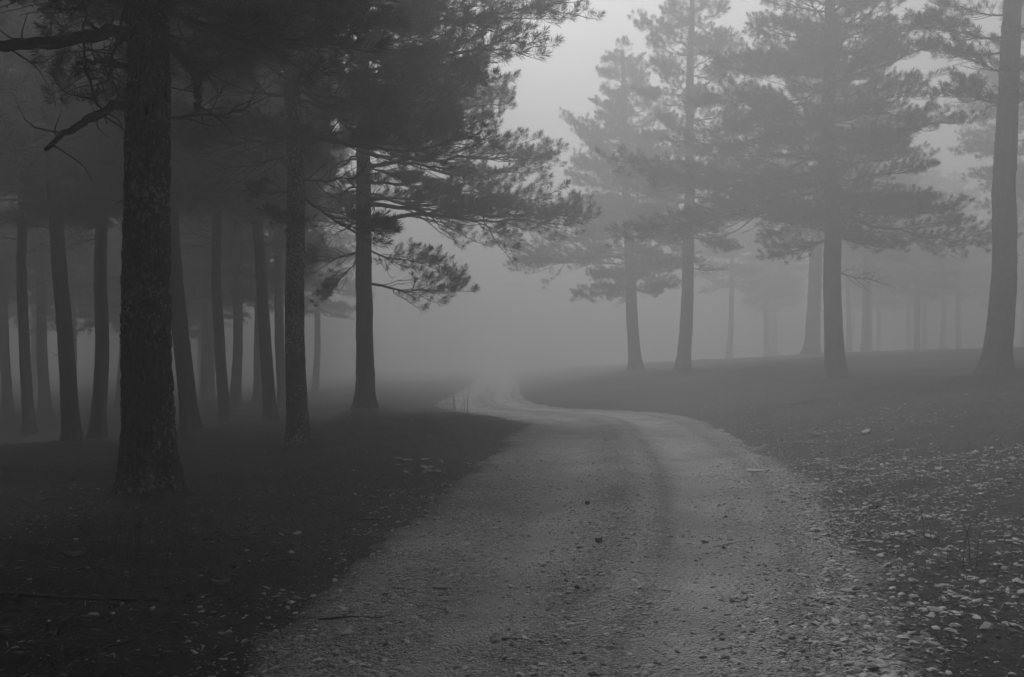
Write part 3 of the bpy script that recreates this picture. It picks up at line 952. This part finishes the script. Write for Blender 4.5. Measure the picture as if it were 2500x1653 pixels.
for k in range(14):      # the little heap in the litter left of the road
    px = random.uniform(965, 1095); py = random.uniform(1122, 1160)
    x, y = ground_hit(px, py); put_stone(x, y, random.uniform(.03, .075), 'pale stone in the small heap left of the road', 'stones of the small heap')
for (px, py, s, lab) in [
    (2113, 1060, .12, 'largest pale pointed stone on the right bank slope'),
    (1993, 1063, .10, 'pale blocky stone left of the pointed stone on the right bank'),
    (1722, 1337, .05, 'flat pale stone lying alone on the smooth wheel track'),
    (725, 1309, .05, 'long flat pale stone in the left litter, nearest the road'),
    (712, 1352, .035, 'upright pale pebble below the long flat stone in the litter'),
    (228, 1523, .045, 'pale rounded stone at the lower left of the litter'),
    (1075, 1462, .05, 'pale flat stone at the left margin of the road'),
]:
    x, y = ground_hit(px, py); put_stone(x, y, s, lab, None, sink=.12)
for (px, py, s, lab) in [(1842, 1160, .16, 'larger smooth slab bedded flush in the verge gravel'), (1858, 1286, .09, 'smaller smooth pale slab bedded in the gravel below the larger one')]:
    x, y = ground_hit(px, py); o = put_stone(x, y, s, lab, None, k=3, sink=.46, flat=.3); o.rotation_euler = (0, 0, 1.3); o.name = 'flat_stone'

# ------------------------------------------------------------------ litter, twigs, grass, cones
def litter(n, rmin, rmax, power, ok):
    X, Y = sample(n, rmin, rmax, power)
    d = edge_dists(X, Y); keep = ok(X, Y, d); X, Y = X[keep], Y[keep]
    Z, d = surf(X, Y); n = len(X)
    # needle bundles, twig bits and bark flakes: thin wedges
    L = .012 * (9 ** (rng.uniform(0, 1, n) ** 2.6)); W = np.minimum(L * rng.uniform(.05, .3, n), .009)
    a = rng.uniform(0, 6.28, n); e = rng.normal(.03, .16, n)
    dx = np.cos(a) * np.cos(e); dy = np.sin(a) * np.cos(e); dz = np.sin(e)
    D = np.stack([dx, dy, dz], 1); Sd = np.stack([-np.sin(a), np.cos(a), rng.normal(0, .3, n)], 1)
    P = np.stack([X, Y, Z + .006 + .5 * np.abs(dz) * L], 1)
    h = np.array([0, 0, 1.0])
    V = np.stack([P - D * L[:, None] / 2, P + Sd * W[:, None] / 2, P + D * L[:, None] / 2, P - Sd * W[:, None] / 2, P + h * (W * .45)[:, None]], 1).reshape(-1, 3)
    F = np.array([(0, 3, 4), (3, 2, 4), (2, 1, 4), (1, 0, 4)])
    F = (F[None] + (np.arange(n) * 5)[:, None, None]).reshape(-1, 3)
    return mesh_np('forest_litter', V, F, False, M_LITTER)
o = link('forest_litter', litter(110000, 3.5, 24, .9, lambda X, Y, d: (np.maximum(d[0], d[1]) > rng.normal(.25, .25, len(X)))))
tag(o, 'fallen needles, twig bits and bark flakes on the forest floor', 'litter', kind='stuff')

def grass_stuff(n):
    X, Y = sample(n, 4, 26, .8)
    d = edge_dists(X, Y); k = (np.maximum(d[0], d[1]) > .3) & (vnoise(X * .6, Y * .6, s=51) + .3 * vnoise(X * 3, Y * 3, s=52) > .12)
    X, Y = X[k], Y[k]; Z, d = surf(X, Y); n = len(X)
    h = rng.uniform(.02, .06, n); a = rng.uniform(0, 6.28, n); b = rng.uniform(.1, .7, n) * h
    w = .0022
    P = np.stack([X, Y, Z - .01], 1); Sd = np.stack([-np.sin(a), np.cos(a), 0 * a], 1) * w
    M = P + np.stack([np.cos(a) * b * .35, np.sin(a) * b * .35, h * .6], 1); T = P + np.stack([np.cos(a) * b, np.sin(a) * b, h], 1)
    V = np.stack([P - Sd, P + Sd, M + Sd * .7, M - Sd * .7, T], 1).reshape(-1, 3)
    F = np.array([(0, 1, 2), (0, 2, 3), (3, 2, 4)]); F = (F[None] + (np.arange(n) * 5)[:, None, None]).reshape(-1, 3)
    return mesh_np('grass', V, F, False, M_STRAW)
o = link('grass', grass_stuff(46000)); tag(o, 'short thin grass in patches of the forest floor', 'grass', kind='stuff')

def grass_tuft(px, py, n, h, spread, label, group, bent=False):
    x, y = ground_hit(px, py)
    z, _ = surf(np.array([x]), np.array([y]))
    root = tag(link('grass_tuft', None, None, (x, y, float(z[0]) - .01)), label, 'grass tuft', group)
    for k in range(n):
        geo = Geo(); a = random.uniform(0, 6.28); hh = h * random.uniform(.55, 1.1); b = hh * (random.uniform(.8, 1.1) if bent else random.uniform(.05, .4))
        if bent: a = random.uniform(-.3, .1)
        p0 = np.array([random.gauss(0, spread * .35), random.gauss(0, spread * .35), 0])
        dv = np.array([math.cos(a), math.sin(a), 0])
        P = [p0, p0 + dv * b * .12 + [0, 0, hh * .5], p0 + dv * b * .45 + [0, 0, hh * .9], p0 + dv * b + [0, 0, hh * (.95 if bent else 1.15)]]
        tube(geo, smooth_path(P, 9), np.linspace(.0036, .0014, 9) * max(1, y / 22), 4)
        link('stalk', geo.mesh('stalk', True, M_STRAW), root)
    return root
grass_tuft(1122, 1022, 9, .50, .35, 'tuft of tall dry stalks at the inner corner of the bend', 'tall dry grass tufts')
grass_tuft(1045, 1060, 1, .80, .1, 'single arched stalk left of the tall tuft at the bend', 'tall dry grass tufts', True)
grass_tuft(1085, 1015, 6, .42, .3, 'lower dry tuft just left of the tall stalks at the bend', 'tall dry grass tufts')
grass_tuft(1142, 1014, 2, .65, .05, 'two straight stalks at the right end of the tall tuft', 'tall dry grass tufts')
grass_tuft(320, 1365, 9, .28, .2, 'dim dry tuft in the litter below the lichen-crusted trunk', 'tall dry grass tufts')
grass_tuft(405, 1390, 1, .30, .02, 'single upright stalk right of the dim tuft in the litter', 'tall dry grass tufts')
grass_tuft(2365, 1395, 3, .34, .1, 'thin dark stalks among the rubble at the lower right', 'tall dry grass tufts')
grass_tuft(2265, 1325, 2, .24, .05, 'two thin stalks left of the dark stalks in the rubble', 'tall dry grass tufts')

def twig(px, py, L, az, label, r=.008):
    x, y = ground_hit(px, py)
    g = np.random.default_rng(int(px * 7 + py)); n = 10
    t = np.linspace(-.5, .5, n)
    X = x + np.cos(az) * t * L + np.cumsum(g.normal(0, .012 * L, n)); Y = y + np.sin(az) * t * L + np.cumsum(g.normal(0, .012 * L, n))
    Z, _ = surf(X, Y); Z = Z + r * .6
    Z = np.convolve(np.pad(Z, 1, 'edge'), [.25, .5, .25], 'valid') + .004
    P = np.stack([X, Y, Z], 1)
    geo = Geo(); tube(geo, P - P[0], np.linspace(r, r * .45, n), 6)
    for k in (3, 6):
        d = np.array([math.cos(az + g.choice([-.8, .8])), math.sin(az + g.choice([-.8, .8])), .1]); q = P[k] - P[0]
        tube(geo, [q, q + d * L * .10, q + d * L * .2 + [0, 0, .01]], [r * .5, r * .4, r * .25], 4)
    o = link('fallen_twig', geo.mesh('fallen_twig', True, M_TWIG), None, tuple(P[0]))
    tag(o, label, 'twig', 'fallen twigs')
for a in [
 (150, 1462, 1.1, .05, 'long dark fallen branch near the lower left edge', .016),
 (430, 1205, .5, .4, 'bent twig at the right foot of the lichen-crusted trunk', .008),
 (1790, 1350, .34, .35, 'thin twig lying on the right wheel track', .003),
 (560, 1330, .4, .1, 'thin dark twig in the left litter', .006),
 (880, 1275, .35, -.1, 'dark twig in the litter nearest the road edge', .007),
 (860, 1545, .35, .1, 'dark twig on the left margin of the road', .006),
 (1960, 985, .5, .1, 'dim twig on the right bank under the broad-crowned pine', .01),
]: twig(*a)
for k in range(16):
    twig(random.uniform(20, 780), random.uniform(1190, 1600), random.uniform(.15, .45), random.uniform(0, 3.1), 'thin fallen twig among the needles of the left forest floor', random.uniform(.003, .006))

def bark_chip(px, py, L, az, label, group, mat=None):
    x, y = ground_hit(px, py); z, _ = surf(np.array([x]), np.array([y]))
    n, k = 8, 5; g = np.random.default_rng(int(px + py))
    u = np.linspace(-1, 1, n); v = np.linspace(-1, 1, k)
    U, Vv = np.meshgrid(u, v, indexing='ij')
    prof = np.sqrt(np.clip(1.02 - U ** 2, 0, 1)) * (1 + .2 * g.normal(size=(n, 1)))
    top = np.stack([U * L / 2, Vv * prof * L * .16, .018 + .02 * (1 - Vv ** 2) + .02 * U ** 2 * L * 5 + g.normal(0, .002, U.shape)], -1).reshape(-1, 3)
    bot = top - np.array([0, 0, .012]); V = np.vstack([top, bot])
    i = np.arange(n - 1)[:, None] * k; j = np.arange(k - 1)[None, :]
    F = np.stack([i + j, i + k + j, i + k + j + 1, i + j + 1], -1).reshape(-1, 4)
    m = n * k; F2 = F[:, ::-1] + m
    rim = [q for q in range(k)] + [q * k + k - 1 for q in range(1, n)] + [(n - 1) * k + q for q in range(k - 2, -1, -1)] + [q * k for q in range(n - 2, 0, -1)]
    F3 = np.array([(rim[q], rim[(q + 1) % len(rim)], rim[(q + 1) % len(rim)] + m, rim[q] + m) for q in range(len(rim))])
    o = link('bark_piece', mesh_np('bark_piece', V, np.vstack([F, F2, F3]), True, mat or M_BARKCHIP), None, (x, y, float(z[0]) - .004))
    o.rotation_euler = (g.uniform(-.1, .1), g.uniform(-.1, .1), az); tag(o, label, 'bark', group)
bark_chip(535, 1424, .13, .35, 'pale curled bark piece in the middle of the left litter', 'bark pieces')
bark_chip(180, 1362, .16, .2, 'dim curled bark piece in the litter at the left', 'bark pieces')
bark_chip(1462, 1354, .055, .2, 'dark curled bark piece in the middle of the road', 'bark pieces', M_CONE)
bark_chip(1435, 1252, .045, 0, 'small dark bark piece farther up the road centre', 'bark pieces', M_CONE)
bark_chip(2130, 1245, .14, .3, 'dark bark slab among the stones at the right', 'bark pieces', M_CONE)

def cone(px, py, label):
    x, y = ground_hit(px, py); z, _ = surf(np.array([x]), np.array([y]))
    geo = Geo(); n = 9
    u = np.linspace(0, 1, n); prof = .022 * np.sin(np.pi * (u * .86 + .10)) ** .8
    tube(geo, np.stack([u * .06, 0 * u, 0 * u], 1), prof * .8, 8)
    for k in range(44):                          # scales in a spiral
        s = k / 44; a = k * 2.4; r = .022 * math.sin(math.pi * (s * .86 + .10)) ** .8
        c = np.array([s * .06, math.cos(a) * r * .7, math.sin(a) * r * .7]); out = np.array([.5, math.cos(a), math.sin(a)]); sd = np.array([0, -math.sin(a), math.cos(a)])
        geo.add([c - sd * .006, c + sd * .006, c + out * .010 + sd * .005, c + out * .010 - sd * .005, c + out * .005 + np.array([.004, 0, 0])], [(0, 1, 4), (1, 2, 4), (2, 3, 4), (3, 0, 4)])
    o = link('pine_cone', geo.mesh('pine_cone', True, M_CONE), None, (x, y, float(z[0]) + .016)); o.scale = (.5 if px > 1000 else .8,) * 3; o.rotation_euler = (0, 0, random.uniform(0, 6.28))
    tag(o, label, 'pine cone', 'fallen pine cones')
for a in [(455, 1450, 'pine cone in the left litter below the curled bark piece'), (580, 1378, 'pine cone left of the two upright pebbles in the litter'), (340, 1292, 'pine cone in the litter under the lichen-crusted trunk'), (1415, 1477, 'pine cone on the dark strip of the road'), (1762, 1357, 'pine cone at the end of the thin twig on the track'), (270, 1482, 'pine cone at the lower left of the litter')]: cone(*a)

# ------------------------------------------------------------------ fog
def build_haze():
    m = bpy.data.materials.new('haze'); m.use_nodes = True
    n = m.node_tree.nodes; l = m.node_tree.links
    n.remove(n['Principled BSDF'])
    v = n.new('ShaderNodeVolumePrincipled')
    v.inputs['Color'].default_value = (FOG_ALBEDO,) * 3 + (1,)
    v.inputs['Density'].default_value = FOG_DENSITY
    v.inputs['Anisotropy'].default_value = FOG_ANISO
    l.new(v.outputs[0], n['Material Output'].inputs['Volume'])
    try: m.cycles.homogeneous_volume = True
    except Exception: pass
    x0, x1, y0, y1, z0, z1 = -950, 950, -950, 950, -6.5, 21.0
    V = [(x, y, z) for z in (z0, z1) for x, y in ((x0, y0), (x1, y0), (x1, y1), (x0, y1))]
    F = [(3, 2, 1, 0), (4, 5, 6, 7), (0, 1, 5, 4), (1, 2, 6, 5), (2, 3, 7, 6), (3, 0, 4, 7)]
    me = bpy.data.meshes.new('haze'); me.from_pydata(V, [], F); me.materials.append(m)
    tag(link('haze', me), 'even grey fog filling the whole wood', 'fog', kind='stuff')
build_haze()
